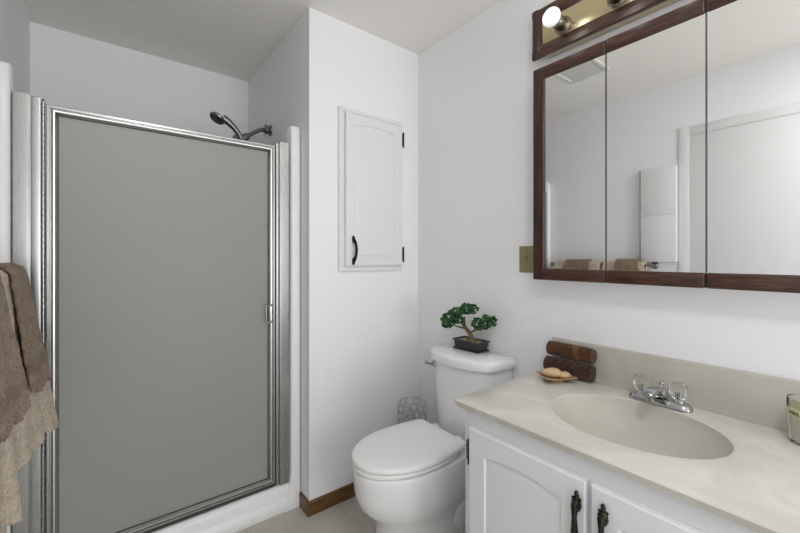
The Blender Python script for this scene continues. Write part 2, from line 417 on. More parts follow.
def towel(name, label, group, y0, y1, r, drop_f, drop_b, thick, mats, flare, seedv, bands=(), fold=0.010, fringe=0.0, hem=None):
    """sheet draped over the bar; flare(a) = outward lean of the front at its hem, a = 0 near .. 1 far"""
    bm = new(); NA = 110
    path = []
    nb, nc, nf = 20, 12, 110
    for i in range(nb): path.append((-r, -drop_b * (1 - i / nb), -1, 1 - i / nb))
    for i in range(nc + 1):
        q = PI * i / nc; path.append((-r * math.cos(q), r * math.sin(q), 0, 0))
    for i in range(1, nf + 1): path.append((r, -drop_f * i / nf, 1, i / nf))
    grid = []
    for ia in range(NA + 1):
        a_ = ia / NA; row = []
        for (px, pz, sd, d) in path:
            y = y0 + (y1 - y0) * a_
            wv = math.sin(y * 42) * .7 + math.sin(y * 73 + 1) * .35
            dm = max(0, -pz) / .5
            x = BX + px; z = BZ + pz
            if sd > 0:
                k = dm
                x += flare(y) * k + fold * wv * dm + .003 * noise.noise(Vector((a_ * 6, d * 5, seedv)))
                z += (hem(a_) * d if hem else 0) + .010 * d * math.sin(a_ * 11 + seedv)
                y += .012 * d * (a_ - .5) + .006 * math.sin(d * 7 + seedv)
            elif sd < 0: x -= .010 * dm; x = max(x, XL + .012)
            nz = noise.noise(Vector((x * 60, y * 60, z * 60))) * .0018 + noise.noise(Vector((x * 190 + 9, y * 190, z * 190))) * .0026
            row.append(bm.verts.new((x + nz, y, z + nz * .4)))
        grid.append(row)
    np_ = len(path)
    for ia in range(NA):
        for j in range(np_ - 1):
            f = bm.faces.new((grid[ia][j], grid[ia + 1][j], grid[ia + 1][j + 1], grid[ia][j + 1]))
            sd, d = path[j + 1][2], path[j + 1][3]
            if sd > 0 and any(l <= d <= h_ for l, h_ in bands): f.material_index = 1
    o = obj(name, bm, mats, None, 60, org=(BX, (y0 + y1) / 2, BZ))
    md = o.modifiers.new('thickness', 'SOLIDIFY'); md.thickness = thick; md.offset = 0
    tag(o, label, 'towel', group)
    return o
far_fl = lambda y: .034 + .040 * max(0, (y - 1.335) / .37) ** 2
far_hand = lambda y: .060 + .032 * (y - 1.41) / .19
near_hand = lambda y: .034 + .034 * (y - 1.07) / .15
near_fl = lambda y: .030 + .004 * (y - 1.035) / .28
towel('bath_towel', 'tan terry bath towel on the bar, the one nearest the shower door', 'towels on the bar', 1.335, 1.705, .020, .505, .45, .014, ['terry_tan', 'terry_tan_band'], far_fl, .4, [], .012, hem=lambda a: .02 - .02 * a)
towel('bath_towel', 'tan terry bath towel on the bar, the one farther from the shower door', 'towels on the bar', 1.035, 1.315, .020, .57, .45, .014, ['terry_tan', 'terry_tan_band'], near_fl, 2.2, [], .012, hem=lambda a: .07 * (1 - a) - .005)
h1 = towel('hand_towel', 'brown hand towel over the tan bath towel nearest the shower door', 'towels on the bar', 1.415, 1.61, .036, .315, .28, .010, ['terry_brown', 'terry_brown_band'], far_hand, 1.0, [(.74, .84)], .008)
h2 = towel('hand_towel', 'brown hand towel over the tan bath towel farther from the shower door', 'towels on the bar', 1.07, 1.222, .041, .300, .28, .010, ['terry_brown', 'terry_brown_band'], near_hand, 3.0, [(.74, .84)], .008)

# ------------------------------------------------------------------ small cabinet in the far wall
t = thing('wall_cabinet', 'tall narrow white cabinet door set in the far wall above the toilet', 'cabinet', (-0.333, YF, 1.17))
b = new(); x0, x1, z0, z1 = -0.535, -0.134, 1.166, 2.002
def pframe(bm, x0, z0, x1, z1, wd, prof):
    rings = [[Vector((x0 + k, y, z0 + k)), Vector((x1 - k, y, z0 + k)), Vector((x1 - k, y, z1 - k)), Vector((x0 + k, y, z1 - k))] for k, y in prof]
    R = [[bm.verts.new(p) for p in r] for r in rings]
    for A, B in zip(R, R[1:]):
        for k in range(4): bm.faces.new((A[k], A[(k + 1) % 4], B[(k + 1) % 4], B[k]))
    return R
pframe(b, x0, z0, x1, z1, .03, [(0, YF), (0, YF - .013), (.003, YF - .016), (.018, YF - .016), (.021, YF - .012), (.05, YF - .011), (.05, YF)])
obj('frame', b, 'trim_white', t, 30)
b = new(); dx0, dx1, dz0, dz1 = -0.505, -0.142, 1.194, 1.976
def arch_ring(x0, z0, x1, z1, rise, y, n=14):
    """outline with a flat bottom and a gently arched, shouldered top"""
    pts = [Vector((x0, y, z0)), Vector((x1, y, z0)), Vector((x1, y, z1 - rise))]
    for i in range(1, n):
        s_ = i / n; xx = x1 + (x0 - x1) * s_
        pts.append(Vector((xx, y, z1 - rise + rise * (math.sin(PI * s_)) ** .8)))
    pts.append(Vector((x0, y, z1 - rise)))
    return pts
def arched_door(bm, x0, z0, x1, z1, yb, yf, stile, rise, rec=.006, raise_=.004, n=14):
    def rect_like(k, y):
        X0, X1, Z0, Z1 = x0 + k, x1 - k, z0 + k, z1 - k
        pts = [Vector((X0, y, Z0)), Vector((X1, y, Z0)), Vector((X1, y, Z1))]
        for i in range(1, n): pts.append(Vector((X1 + (X0 - X1) * i / n, y, Z1)))
        pts.append(Vector((X0, y, Z1))); return pts
    s_ = stile
    d = 1 if yb > yf else -1
    rings = [rect_like(0, yb), rect_like(0, yf + d * .004), rect_like(.004, yf),
             arch_ring(x0 + s_, z0 + s_, x1 - s_, z1 - s_ * .9, rise, yf, n),
             arch_ring(x0 + s_ + .004, z0 + s_ + .004, x1 - s_ - .004, z1 - s_ * .9 - .004, rise, yf + d * rec, n),
             arch_ring(x0 + s_ + .010, z0 + s_ + .010, x1 - s_ - .010, z1 - s_ * .9 - .010, rise, yf + d * rec, n),
             arch_ring(x0 + s_ + .034, z0 + s_ + .034, x1 - s_ - .034, z1 - s_ * .9 - .034, rise, yf + d * (rec - raise_), n)]
    return loft(bm, rings)
arched_door(b, dx0, dz0, dx1, dz1, YF - .012, YF - .031, .052, .013, .005, .0035)
dr = obj('door', b, 'trim_white', t, 25)
b = new(); hx = -0.463
tube(b, [(hx, YF - .034, 1.208), (hx, YF - .040, 1.225), (hx + .002, YF - .055, 1.245), (hx + .002, YF - .060, 1.275), (hx + .002, YF - .055, 1.303), (hx, YF - .040, 1.322), (hx, YF - .034, 1.340)], [.005, .0105, .0065, .0075, .0065, .0105, .005], 10)
for zz in (1.213, 1.335): blob(b, (hx, YF - .034, zz), .009, 2, (1, .5, 1.7))
obj('handle', b, 'black_iron', dr)
for zz in (1.254, 1.902):
    b = new(); tube(b, [(-0.131, YF - .024, zz - .036), (-0.131, YF - .024, zz + .036)], .0055, 10)
    for q in (-.040, .040): blob(b, (-0.131, YF - .024, zz + q), .005, 2)
    box(b, -0.136, YF - .022, zz - .03, -0.112, YF - .001, zz + .03, .001) if False else box(b, -0.134, YF - .020, zz - .03, -0.128, YF - .001, zz + .03)
    obj('hinge', b, 'black_iron', t)

# ------------------------------------------------------------------ toilet
TY, BY = 1.222, 1.248
t = thing('toilet', 'white two-piece toilet with closed lid between the far wall and the vanity', 'toilet', (-0.40, BY, 0))
def egg(cx, hw, xf, xb, z, n=40, pw=2.0, back=None):
    """egg outline: front tip at xf, back at xb, half-width hw, widest at cx"""
    pts = []
    for k in range(n):
        q = 2 * PI * k / n; c, s_ = math.cos(q), math.sin(q)
        L = (cx - xf) if c < 0 else (xb - cx)
        e = 2.0 if c < 0 else pw
        px = cx + math.copysign(abs(c) ** (2 / e), c) * L; py = math.copysign(abs(s_) ** (2 / e), s_) * hw
        pts.append(Vector((px, BY + py, z)))
    return pts
b = new()
loft(b, [egg(-.39, .140, -.602, -.16, 0.0, pw=4), egg(-.39, .141, -.606, -.15, .02, pw=4), egg(-.39, .134, -.596, -.14, .07, pw=4), egg(-.40, .131, -.592, -.14, .13, pw=4),
         egg(-.41, .138, -.604, -.13, .18, pw=3.6), egg(-.42, .154, -.640, -.12, .215, pw=3), egg(-.425, .168, -.675, -.10, .255, pw=2.8), egg(-.43, .175, -.693, -.08, .31, pw=2.8),
         egg(-.43, .175, -.695, -.06, .37, pw=3), egg(-.43, .176, -.698, -.05, .395, pw=3), egg(-.43, .172, -.694, -.05, .404, pw=3), egg(-.43, .165, -.685, -.055, .407, pw=3)])
obj('bowl', b, 'porcelain', t, 60)
b = new()  # trapway bulge with the foot
for sgn in (-1, 1):
    blob(b, (-.235, BY + sgn * .088, .150), 1.0, 3, (.115, .055, .13))
loft(b, [egg(-.32, .150, -.44, -.10, 0, pw=5), egg(-.32, .150, -.44, -.10, .018, pw=5), egg(-.32, .142, -.43, -.11, .030, pw=5)])
loft(b, [egg(-.33, .098, -.50, -.12, .01, pw=4), egg(-.33, .096, -.50, -.12, .10, pw=4), egg(-.32, .092, -.48, -.11, .20, pw=4), egg(-.30, .088, -.45, -.10, .30, pw=4), egg(-.28, .07, -.42, -.10, .36, pw=4)])
obj('foot', b, 'porcelain', t, 60)
for sgn in (-1, 1):
    b = new(); lathe(b, [(0.013, 0), (.013, .008), (.009, .016), (0, .019)], (-.36, BY + sgn * .141, .022), (0, 0, 1), 16); obj('bolt_cap', b, 'porcelain', t)
b = new(); loft(b, [egg(-.45, .166, -.690, -.245, .408, pw=3.2), egg(-.45, .174, -.700, -.24, .412, pw=3.2), egg(-.45, .175, -.701, -.24, .424, pw=3.2), egg(-.45, .170, -.696, -.242, .428, pw=3.2)]); obj('seat', b, 'seat_plastic', t, 60)
def lid_ring(z, k):
    pts = []
    # front half ellipse, then taper to the hinge line
    cx, hw, xf, xb, hb = -.455, .178 - k, -.703 + k, -.238 - k * .5, .150 - k
    n = 40
    for i in range(n + 1):
        q = PI / 2 + PI * i / n
        pts.append(Vector((cx + (cx - xf) * math.cos(q), BY + hw * math.sin(q), z)))
    m = 10
    for i in range(1, m + 1):
        f = i / m; pts.append(Vector((cx + (xb - cx) * f, BY - (hw + (hb - hw) * f ** 2.2), z)))
    for i in range(0, m):
        f = 1 - i / m; pts.append(Vector((cx + (xb - cx) * f, BY + (hw + (hb - hw) * f ** 2.2), z)))
    return pts
b = new(); loft(b, [lid_ring(.4315, .006), lid_ring(.4335, .001), lid_ring(.442, .0), lid_ring(.4475, .003), lid_ring(.4505, .010), lid_ring(.4525, .03), lid_ring(.4545, .09)]); obj('lid', b, 'seat_plastic', t, 40)
for sgn in (-1, 1):
    b = new(); box(b, -.245, BY + sgn * .075 - .02, .405, -.205, BY + sgn * .075 + .02, .437, .008, 3); obj('seat_hinge', b, 'seat_plastic', t)
def tank_ring(z, hw, xf_mid, xf_end, xb, n=16, rc=.02):
    pts = []
    for i in range(n + 1):
        s_ = i / n; y = -hw + 2 * hw * s_
        bow = 1 - (2 * s_ - 1) ** 2
        x = xf_end + (xf_mid - xf_end) * bow ** .85
        if i in (0, n): x += rc
        pts.append(Vector((x, TY + (y if 0 < i < n else y), z)))
    # soften the ends
    pts += [Vector((xb, TY + hw, z)), Vector((xb, TY, z)), Vector((xb, TY - hw, z))]
    return pts
b = new(); loft(b, [tank_ring(.405, .165, -.175, -.135, -.02), tank_ring(.43, .172, -.190, -.140, -.015), tank_ring(.55, .178, -.205, -.145, -.012), tank_ring(.735, .186, -.212, -.150, -.012), tank_ring(.742, .186, -.212, -.150, -.012)]); obj('tank', b, 'porcelain', t, 50)
b = new(); loft(b, [tank_ring(.742, .198, -.224, -.156, -.010), tank_ring(.746, .203, -.232, -.160, -.008), tank_ring(.774, .204, -.234, -.160, -.008), tank_ring(.784, .200, -.229, -.157, -.010), tank_ring(.790, .190, -.215, -.150, -.018)]); obj('tank_lid', b, 'porcelain', t, 50)
b = new(); fy = TY + .150
lathe(b, [(0, 0), (.016, 0), (.016, .006), (.010, .012), (.008, .02), (0, .02)], (-.172, fy, .712), (-1, 0, 0), 18)
tube(b, [(-.190, fy + .000, .712), (-.195, fy + .010, .714), (-.199, fy + .022, .716), (-.201, fy + .034, .717)], [.008, .008, .008, .011], 12)
obj('flush_lever', b, 'chrome', t)

# ------------------------------------------------------------------ bonsai on the tank
LZ = .790
t = thing('bonsai', 'small artificial bonsai in a black rectangular pot on the toilet tank', 'plant', (-0.058, 1.238, LZ))
b = new()
px0, px1, py0, py1 = -.102, -.016, 1.160, 1.318
def rrect(x0, y0, x1, y1, z): return [Vector((x0, y0, z)), Vector((x1, y0, z)), Vector((x1, y1, z)), Vector((x0, y1, z))]
def rin(k, z): return rrect(px0 + k, py0 + k, px1 - k, py1 - k, z)
loft(b, [rin(.002, LZ), rin(.0, LZ + .002), rin(.0, LZ + .007), rin(.008, LZ + .008), rin(.004, LZ + .04), rin(-.002, LZ + .042), rin(-.003, LZ + .048), rin(.003, LZ + .0485), rin(.006, LZ + .038)])
obj('pot', b, 'pot', t, 30)
b = new()
n1, n2 = 16, 26; g = []
for i in range(n1 + 1):
    r_ = []
    for j in range(n2 + 1):
        x = px0 + .0065 + (px1 - px0 - .013) * i / n1; y = py0 + .0065 + (py1 - py0 - .013) * j / n2
        hh = LZ + .040 + .012 * math.sin(PI * i / n1) * math.sin(PI * j / n2) + .004 * noise.noise(Vector((x * 120, y * 120, 0)))
        r_.append(b.verts.new((x, y, hh)))
    g.append(r_)
for i in range(n1):
    for j in range(n2): b.faces.new((g[i][j], g[i + 1][j], g[i + 1][j + 1], g[i][j + 1]))
obj('moss', b, 'gravel', t, 60)
b = new(); base = Vector((-.062, 1.230, LZ + .045))
tr = [base, base + Vector((.0, .002, .018)), base + Vector((-.004, .010, .036)), base + Vector((-.012, .026, .056)), base + Vector((-.016, .034, .074)), base + Vector((-.02, .030, .098)), base + Vector((-.02, .028, .115))]
tube(b, tr, [.018, .0125, .0105, .009, .007, .005, .003], 12)
for ang in range(0, 360, 60):
    q = math.radians(ang + 15); tube(b, [base + Vector((0, 0, .008)), base + Vector((.016 * math.cos(q), .022 * math.sin(q), .005)), base + Vector((.028 * math.cos(q), .042 * math.sin(q), -.004))], [.007, .0045, .002], 8)
tube(b, [tr[3], tr[3] + Vector((-.018, .030, .006)), tr[3] + Vector((-.032, .06, .014)), tr[3] + Vector((-.045, .085, .022))], [.005, .004, .003, .002], 8)
tube(b, [tr[2], tr[2] + Vector((.004, -.03, .016)), tr[2] + Vector((.002, -.06, .024)), tr[2] + Vector((.006, -.09, .034))], [.005, .004, .003, .002], 8)
tube(b, [tr[3], tr[3] + Vector((-.012, .022, .024)), tr[3] + Vector((-.02, .045, .04))], [.004, .003, .002], 8)
obj('trunk', b, 'bark', t)
def at(px, py, x):
    F, A = 378.0, math.radians(37.969); u = (px - 400) / F; v = (257 - py) / F
    d = Vector((math.sin(A) + u * math.cos(A), math.cos(A) - u * math.sin(A), v)); return CAM + d * ((x - CAM.x) / d.x)
clumps = [(at(450, 319, -.135), .052, .040, 120), (at(445.5, 322, -.15), .030, .030, 50), (at(456, 312, -.12), .040, .026, 70), (at(466, 309, -.09), .050, .028, 110), (at(473, 309, -.075), .032, .024, 60),
          (at(477, 324, -.075), .036, .034, 80), (at(486, 322, -.062), .034, .034, 90), (at(492, 321, -.062), .028, .026, 60), (at(460, 320, -.12), .028, .02, 30)]
b = new()
for (c, rx, rz, n_) in clumps:
    for k in range(n_):
        q = random.uniform(0, 2 * PI); zz = random.uniform(-1, 1); rr = math.sqrt(1 - zz * zz) * random.uniform(.55, 1)
        off = Vector((math.cos(q) * rr * rx * .8, math.sin(q) * rr * rx * .9, zz * rz * random.uniform(.6, 1)))
        p = c + off
        if p.x > -.016: p.x = -.016 - random.uniform(0, .01)
        rot = Matrix.Rotation(random.uniform(0, 6.3), 3, 'Z') @ Matrix.Rotation(random.uniform(-.9, .9), 3, 'X')
        blob(b, p, random.uniform(.0055, .0095), 1, (1, .9, .6), rot)
obj('foliage', b, 'leaf', t, 0)

# ------------------------------------------------------------------ wire basket behind the toilet
BC = Vector((-.150, 1.575, 0)); BR, BH = .078, .452
t = thing('wire_basket', 'round chrome wire basket of looped rings standing behind the toilet', 'basket', tuple(BC))
b = new()
z = .004; tube(b, [BC + Vector((BR * math.cos(2 * PI * k / 40), BR * math.sin(2 * PI * k / 40), z)) for k in range(40)], .0022, 8, closed=True)
tube(b, [BC + Vector((-BR, 0, .004)), BC + Vector((BR, 0, .004))], .0022, 8); tube(b, [BC + Vector((0, -BR, .004)), BC + Vector((0, BR, .004))], .0022, 8)
obj('base_ring', b, 'steel', t)
b = new(); tube(b, [BC + Vector((BR * math.cos(2 * PI * k / 40), BR * math.sin(2 * PI * k / 40), BH)) for k in range(40)], .0012, 8, closed=True); obj('rim', b, 'chrome', t)
b = new(); nr = 12; rr = PI * BR / nr * 1.0
rows = int((BH - .004) / (rr * 1.86))
for row in range(rows):
    zc = BH - rr - row * (rr * 1.86)
    for k in range(nr):
        a0 = 2 * PI * (k + .5 * (row % 2)) / nr
        pts = []
        for m in range(20):
            q = 2 * PI * m / 20; aa = a0 + (rr * math.cos(q)) / BR
            pts.append(BC + Vector((BR * math.cos(aa), BR * math.sin(aa), zc + rr * math.sin(q))))
        tube(b, pts, .0014, 6, closed=True)
obj('ring_mesh', b, 'chrome', t)

# ------------------------------------------------------------------ vanity cabinet
VX, VY0, VY1, VZ = -.535, .025, .842, .7515
t = thing('vanity_cabinet', 'white vanity cabinet with arched panel doors under the marble sink top', 'cabinet', (-.27, .43, 0))
b = new()
box(b, VX, VY0, .0, VX + .018, VY1, .13) if False else None
box(b, VX + .05, VY0 + .004, 0, -.004, VY1 - .004, .09)             # plinth
box(b, VX, VY0, .09, -.002, VY0 + .018, VZ, .001); box(b, VX, VY1 - .018, .09, -.002, VY1, VZ, .001)  # ends
box(b, VX + .02, VY0 + .018, .09, -.002, VY1 - .018, .108)          # floor
box(b, VX, VY0 + .018, .690, VX + .019, VY1 - .018, VZ, .001); box(b, VX, VY0 + .018, .09, VX + .019, VY1 - .018, .13, .001)
for (y0, y1) in ((VY0 + .018, VY0 + .055), (.415, .456), (VY1 - .055, VY1 - .018)): box(b, VX, y0, .13, VX + .019, y1, .69, .001)
obj('carcass', b, 'cabinet_white', t, 30)
def vdoor(y0, y1):
    bm = new()
    # built in the x-z plane then turned to face -x
    arched_door(bm, 0, .10, y1 - y0, .700, .0, -.019, .062, .016, .006, .004)
    for v in bm.verts:
        u, d, z = v.co; v.co = Vector((VX + d - .0005, y0 + u, z))
    return bm
def vhandle(bm, y):
    x = VX - .02
    zt = .672
    tube(bm, [(x - .004, y, zt - .012), (x - .018, y, zt - .030), (x - .024, y - .003, zt - .055), (x - .025, y - .004, zt - .085), (x - .024, y + .001, zt - .115), (x - .018, y, zt - .138), (x - .004, y, zt - .155)],
         [.005, .008, .006, .0085, .006, .008, .005], 10)
    for (sg, z0) in ((1, zt), (-1, zt - .168)):
        lathe(bm, [(0, 0), (.004, .003), (.0055, .008), (.004, .012), (.008, .018), (.0105, .028), (.0115, .036), (.010, .044), (.006, .050), (0, .052)], (x - .008, y, z0 + sg * .003), (0, 0, -sg), 12)
        for k in range(14):
            q = 2.4 * k; rr = .009; blob(bm, (x - .008 + rr * math.cos(q) * .8, y + rr * math.sin(q), z0 - sg * (.012 + .0022 * k)), .0038, 1)
    return bm
for (y0, y1, hy, hg) in ((.441, .812, .459, .829), (.063, .430, .397, .046)):
    d_ = obj('door', vdoor(y0, y1), 'cabinet_white', t, 25)
    obj('handle', vhandle(new(), hy), 'dark_bronze', d_, 60)
    for zz in (.618, .185):
        b = new(); hyy = y1 + .004 if hg > .4 else y0 - .004
        tube(b, [(VX - .012, hyy, zz - .034), (VX - .012, hyy, zz + .034)], .0055, 10)
        box(b, VX - .006, min(hyy, hg), zz - .03, VX, max(hyy, hg) + .004, zz + .03, .001)
        for q in (-.037, .037): blob(b, (VX - .012, hyy, zz + q), .005, 2)
        obj('hinge', b, 'hinge_grey', d_)

# ------------------------------------------------------------------ cultured marble sink top
CZ0, CZ1 = VZ + .001, .777
tx0, tx1, ty0, ty1 = -.563, -.002, .002, .869
t = thing('sink_countertop', 'beige cultured marble countertop with an oval sink and backsplash', 'sink', (-.28, .434, CZ1))
b = new(); sx, sy, ex, ey = -.285, .442, .175, .219
angs = [2 * PI * k / 96 for k in range(96)]
for cx_, cy_ in ((tx0, ty0), (tx0, ty1), (tx1, ty0), (tx1, ty1)):
    q = math.atan2((cy_ - sy) / ey, (cx_ - sx) / ex) % (2 * PI)
    i = min(range(len(angs)), key=lambda k: abs(angs[k] - q)); angs[i] = q
def rect_pt(q, inset, z):
    dx, dy = math.cos(q) * ex, math.sin(q) * ey
    k = 1e9
    if dx > 1e-9: k = min(k, (tx1 - inset - sx) / dx)
    if dx < -1e-9: k = min(k, (tx0 + inset - sx) / dx)
    if dy > 1e-9: k = min(k, (ty1 - inset - sy) / dy)
    if dy < -1e-9: k = min(k, (ty0 + inset - sy) / dy)
    return Vector((sx + dx * k, sy + dy * k, z))
def ell(k, z): return [Vector((sx + math.cos(q) * ex * k, sy + math.sin(q) * ey * k, z)) for q in angs]
rings = [ell(f, CZ1 - .128 + .128 * max(0, 1 - (1 - (f / 1.0) ** 2.6)) * .93) for f in (.10, .2, .32, .44, .55, .65, .74, .82, .88, .93, .965)]
rings = []
for f in (.10, .2, .32, .44, .55, .65, .74, .82, .88, .93, .965, .985):
    rings.append(ell(f, CZ1 - .004 - .125 * (1 - f ** 3.0) ** .8))
nb_ = len(rings)
rings += [ell(1.0, CZ1 - .0022), ell(1.018, CZ1 - .0006), ell(1.04, CZ1)]
rings += [[a_.lerp(c_, f) for a_, c_ in zip(ell(1.04, CZ1), [rect_pt(q, .006, CZ1) for q in angs])] for f in (.33, .66)]
rings += [[rect_pt(q, .006, CZ1) for q in angs], [rect_pt(q, .002, CZ1 - .002) for q in angs], [rect_pt(q, 0, CZ1 - .005) for q in angs], [rect_pt(q, .001, CZ1 - .008) for q in angs], [rect_pt(q, .007, CZ0 + .001) for q in angs], [rect_pt(q, .009, CZ0) for q in angs], [rect_pt(q, .03, CZ0) for q in angs]]
R = loft(b, rings, True, False)
for i in range(nb_):
    for v in R[i]:
        for f in v.link_faces: f.material_index = 1
top = obj('countertop', b, ['marble', 'marble_plain'], t, 35)
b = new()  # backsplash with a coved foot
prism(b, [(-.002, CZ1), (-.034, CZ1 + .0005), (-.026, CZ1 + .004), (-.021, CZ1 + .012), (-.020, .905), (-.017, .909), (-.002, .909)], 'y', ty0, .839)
obj('backsplash', b, 'marble_splash_shade', t, 50)
b = new(); lathe(b, [(0, 0), (.021, 0), (.021, .002), (.017, .003), (.012, -.001), (0, -.001)], (sx, sy, CZ1 - .1275), (0, 0, 1), 24); obj('drain', b, 'chrome', t)

# ------------------------------------------------------------------ faucet
FXc, FYc = -.084, .436
t = thing('faucet', 'chrome centreset faucet with two clear acrylic knobs behind the oval sink', 'faucet', (FXc, FYc, CZ1))
b = new()
def stad(k, z, n=12, hl=.060, r=.026):
    pts = []
    for i in range(n + 1):
        q = PI * i / n; pts.append(Vector((FXc + (r - k) * math.cos(q), FYc + hl + (r - k) * math.sin(q), z)))
    for i in range(n + 1):
        q = PI + PI * i / n; pts.append(Vector((FXc + (r - k) * math.cos(q), FYc - hl + (r - k) * math.sin(q), z)))
    return pts
loft(b, [stad(0, CZ1 + .0002), stad(0, CZ1 + .008), stad(.003, CZ1 + .014), stad(.008, CZ1 + .019), stad(.014, CZ1 + .021)])
obj('base_plate', b, 'chrome', t, 40)
b = new()
def rr(x, hw, z0, z1): # spout section in y-z at x
    return [Vector((x, FYc + hw * c, (z0 + z1) / 2 + (z1 - z0) / 2 * s_)) for c, s_ in [(math.copysign(abs(math.cos(q)) ** .6, math.cos(q)), math.copysign(abs(math.sin(q)) ** .6, math.sin(q))) for q in [2 * PI * k / 20 for k in range(20)]]]
loft(b, [rr(-.056, .014, CZ1 + .018, CZ1 + .036), rr(-.064, .020, CZ1 + .014, CZ1 + .046), rr(-.085, .022, CZ1 + .016, CZ1 + .054), rr(-.110, .021, CZ1 + .026, CZ1 + .060), rr(-.140, .019, CZ1 + .036, CZ1 + .063), rr(-.168, .017, CZ1 + .041, CZ1 + .063), rr(-.184, .014, CZ1 + .042, CZ1 + .060), rr(-.190, .009, CZ1 + .045, CZ1 + .056)])
lathe(b, [(0, 0), (.0095, 0), (.0095, .012), (0, .012)], (-.172, FYc, CZ1 + .032), (0, 0, 1), 16)
obj('spout', b, 'chrome', t, 40)
b = new(); lathe(b, [(.0028, 0), (.0028, .014), (.007, .017), (.008, .022), (.006, .026), (0, .027)], (-.068, FYc, CZ1 + .042), (0, 0, 1), 14); obj('lift_rod', b, 'chrome', t)
for sgn in (-1, 1):
    b = new(); c = Vector((FXc, FYc + sgn * .0508, CZ1 + .027)); n = 32
    prof = [(.012, .003), (.018, .006), (.0215, .014), (.0235, .028), (.0235, .042), (.022, .048), (.016, .051), (.004, .050)]
    rings = []
    for r_, h_ in prof:
        rings.append([c + Vector(((r_ * (1 + (.07 if k % 4 < 2 else -.04) * (1 if .012 < h_ < .046 else 0))) * math.cos(2 * PI * k / n), (r_ * (1 + (.07 if k % 4 < 2 else -.04) * (1 if .012 < h_ < .046 else 0))) * math.sin(2 * PI * k / n), h_)) for k in range(n)])
    loft(b, rings)
    kb = obj('knob', b, 'acrylic', t, 25); kb['label'] = 'clear fluted acrylic knob'
    b = new(); lathe(b, [(.016, -.008), (.015, .001), (.011, .003), (.0045, .005), (.0045, .024), (0, .025)], c, (0, 0, 1), 16); obj('stem', b, 'chrome', kb)

# ------------------------------------------------------------------ rolled towels, dish and soaps
def roll(name, label, p0, p1, r, mat, bandmat, squash=1.0, seed=0):
    """towel rolled up: spiral end faces, terry hide with a woven band"""
    bm = new(); p0, p1 = Vector(p0), Vector(p1); d = (p1 - p0); L = d.length; d.normalize()
    a, u = frame_axes(d)
    turns = 3.2; n = 90; th = r / (turns + .3)
    outer = []
    for k in range(n + 1):
        q = turns * 2 * PI * k / n; rad = th * .35 + (r - th * .35) * (k / n)
        outer.append((q, rad))
    m = 18; grid = []
    for j in range(m + 1):
        s_ = j / m; row = []
        for (q, rad) in outer:
            k = 1 - .06 * (abs(2 * s_ - 1) ** 6)
            jit = 1 + .05 * noise.noise(Vector((math.cos(q) * 3, math.sin(q) * 3, s_ * 8 + seed)))
            if rad > .8 * r: rad2 = rad * jit * k
            else: rad2 = rad
            p = p0 + d * (s_ * L + .0018 * noise.noise(Vector((q, rad * 80, j)))) + a * (rad2 * math.cos(q)) + u * (rad2 * math.sin(q) * squash)
            row.append(bm.verts.new(p))
        grid.append(row)
    for j in range(m):
        for k in range(n):
            f = bm.faces.new((grid[j][k], grid[j][k + 1], grid[j + 1][k + 1], grid[j + 1][k]))
            s_ = (j + .5) / m
            if .60 < s_ < .74: f.material_index = 1
    o = obj(name, bm, [mat, bandmat], None, 60, org=(p0 + p1) / 2)
    md = o.modifiers.new('thickness', 'SOLIDIFY'); md.thickness = th * .72; md.offset = -1
    tag(o, label, 'towel', 'rolled towels on the vanity top'); return o
roll('rolled_towel', 'dark brown rolled towel lying on the marble top under another roll', (-.053, .838, CZ1 + .0355), (-.051, .657, CZ1 + .0355), .035, 'roll_dark', 'roll_dark', 1, 1)
roll('rolled_towel', 'rust brown rolled towel with a woven band, on top of another roll', (-.051, .828, CZ1 + .1000), (-.048, .655, CZ1 + .0985), .0325, 'roll_rust', 'roll_band', 1, 5)

DC = Vector((-.133, .755, CZ1)); RM = Matrix.Rotation(math.atan2(-.54, .84), 3, 'Z')
b = new()
def sq(h, z, bulge=0): 
    pts = []
    for (i, j) in ((-1, -1), (0, -1), (1, -1), (1, 0), (1, 1), (0, 1), (-1, 1), (-1, 0)):
        corner = abs(i) + abs(j) == 2
        pts.append(DC + RM @ Vector((i * h * 1.08, j * h * .84, z + (bulge if corner else 0))))
    return pts
loft(b, [sq(.018, .0), sq(.018, .007), sq(.044, .013, .002), sq(.054, .018, .003), sq(.054, .0205, .003), sq(.052, .021, .003), sq(.040, .0155, .001), sq(.018, .011), sq(.006, .0105)])
o = obj('soap_dish', b, 'dish_wood', None, 40, org=DC); tag(o, 'square tan dish holding soaps in front of the rolled towels', 'dish')
def soap(name, label, c, r, sqz, rotz):
    bm = new(); res = bmesh.ops.create_icosphere(bm, subdivisions=3, radius=1)
    m = Matrix.Rotation(rotz, 3, 'Z')
    for v in res['verts']:
        p = v.co.copy(); tap = 1 - .35 * p.x   # shell-like taper
        p = Vector((p.x * r * sqz[0], p.y * r * sqz[1] * tap, p.z * r * sqz[2] * (1 - .2 * p.x)))
        p.z *= 1 + .06 * math.sin(math.atan2(p.y, p.x + r * 1.6) * 22)
        v.co = m @ p + Vector(c)
    o = obj(name, bm, 'soap', None, 60, org=c); tag(o, label, 'soap', 'soaps in the tan dish'); return o
soap('shell_soap', 'larger beige shell-shaped soap on the left of the tan dish', DC + Vector((-.010, .014, .030)), .031, (1.2, .72, .55), 2.2)
soap('shell_soap', 'smaller beige shell-shaped soap on the right of the tan dish', DC + Vector((.012, -.022, .025)), .021, (1.2, .75, .6), 2.5)

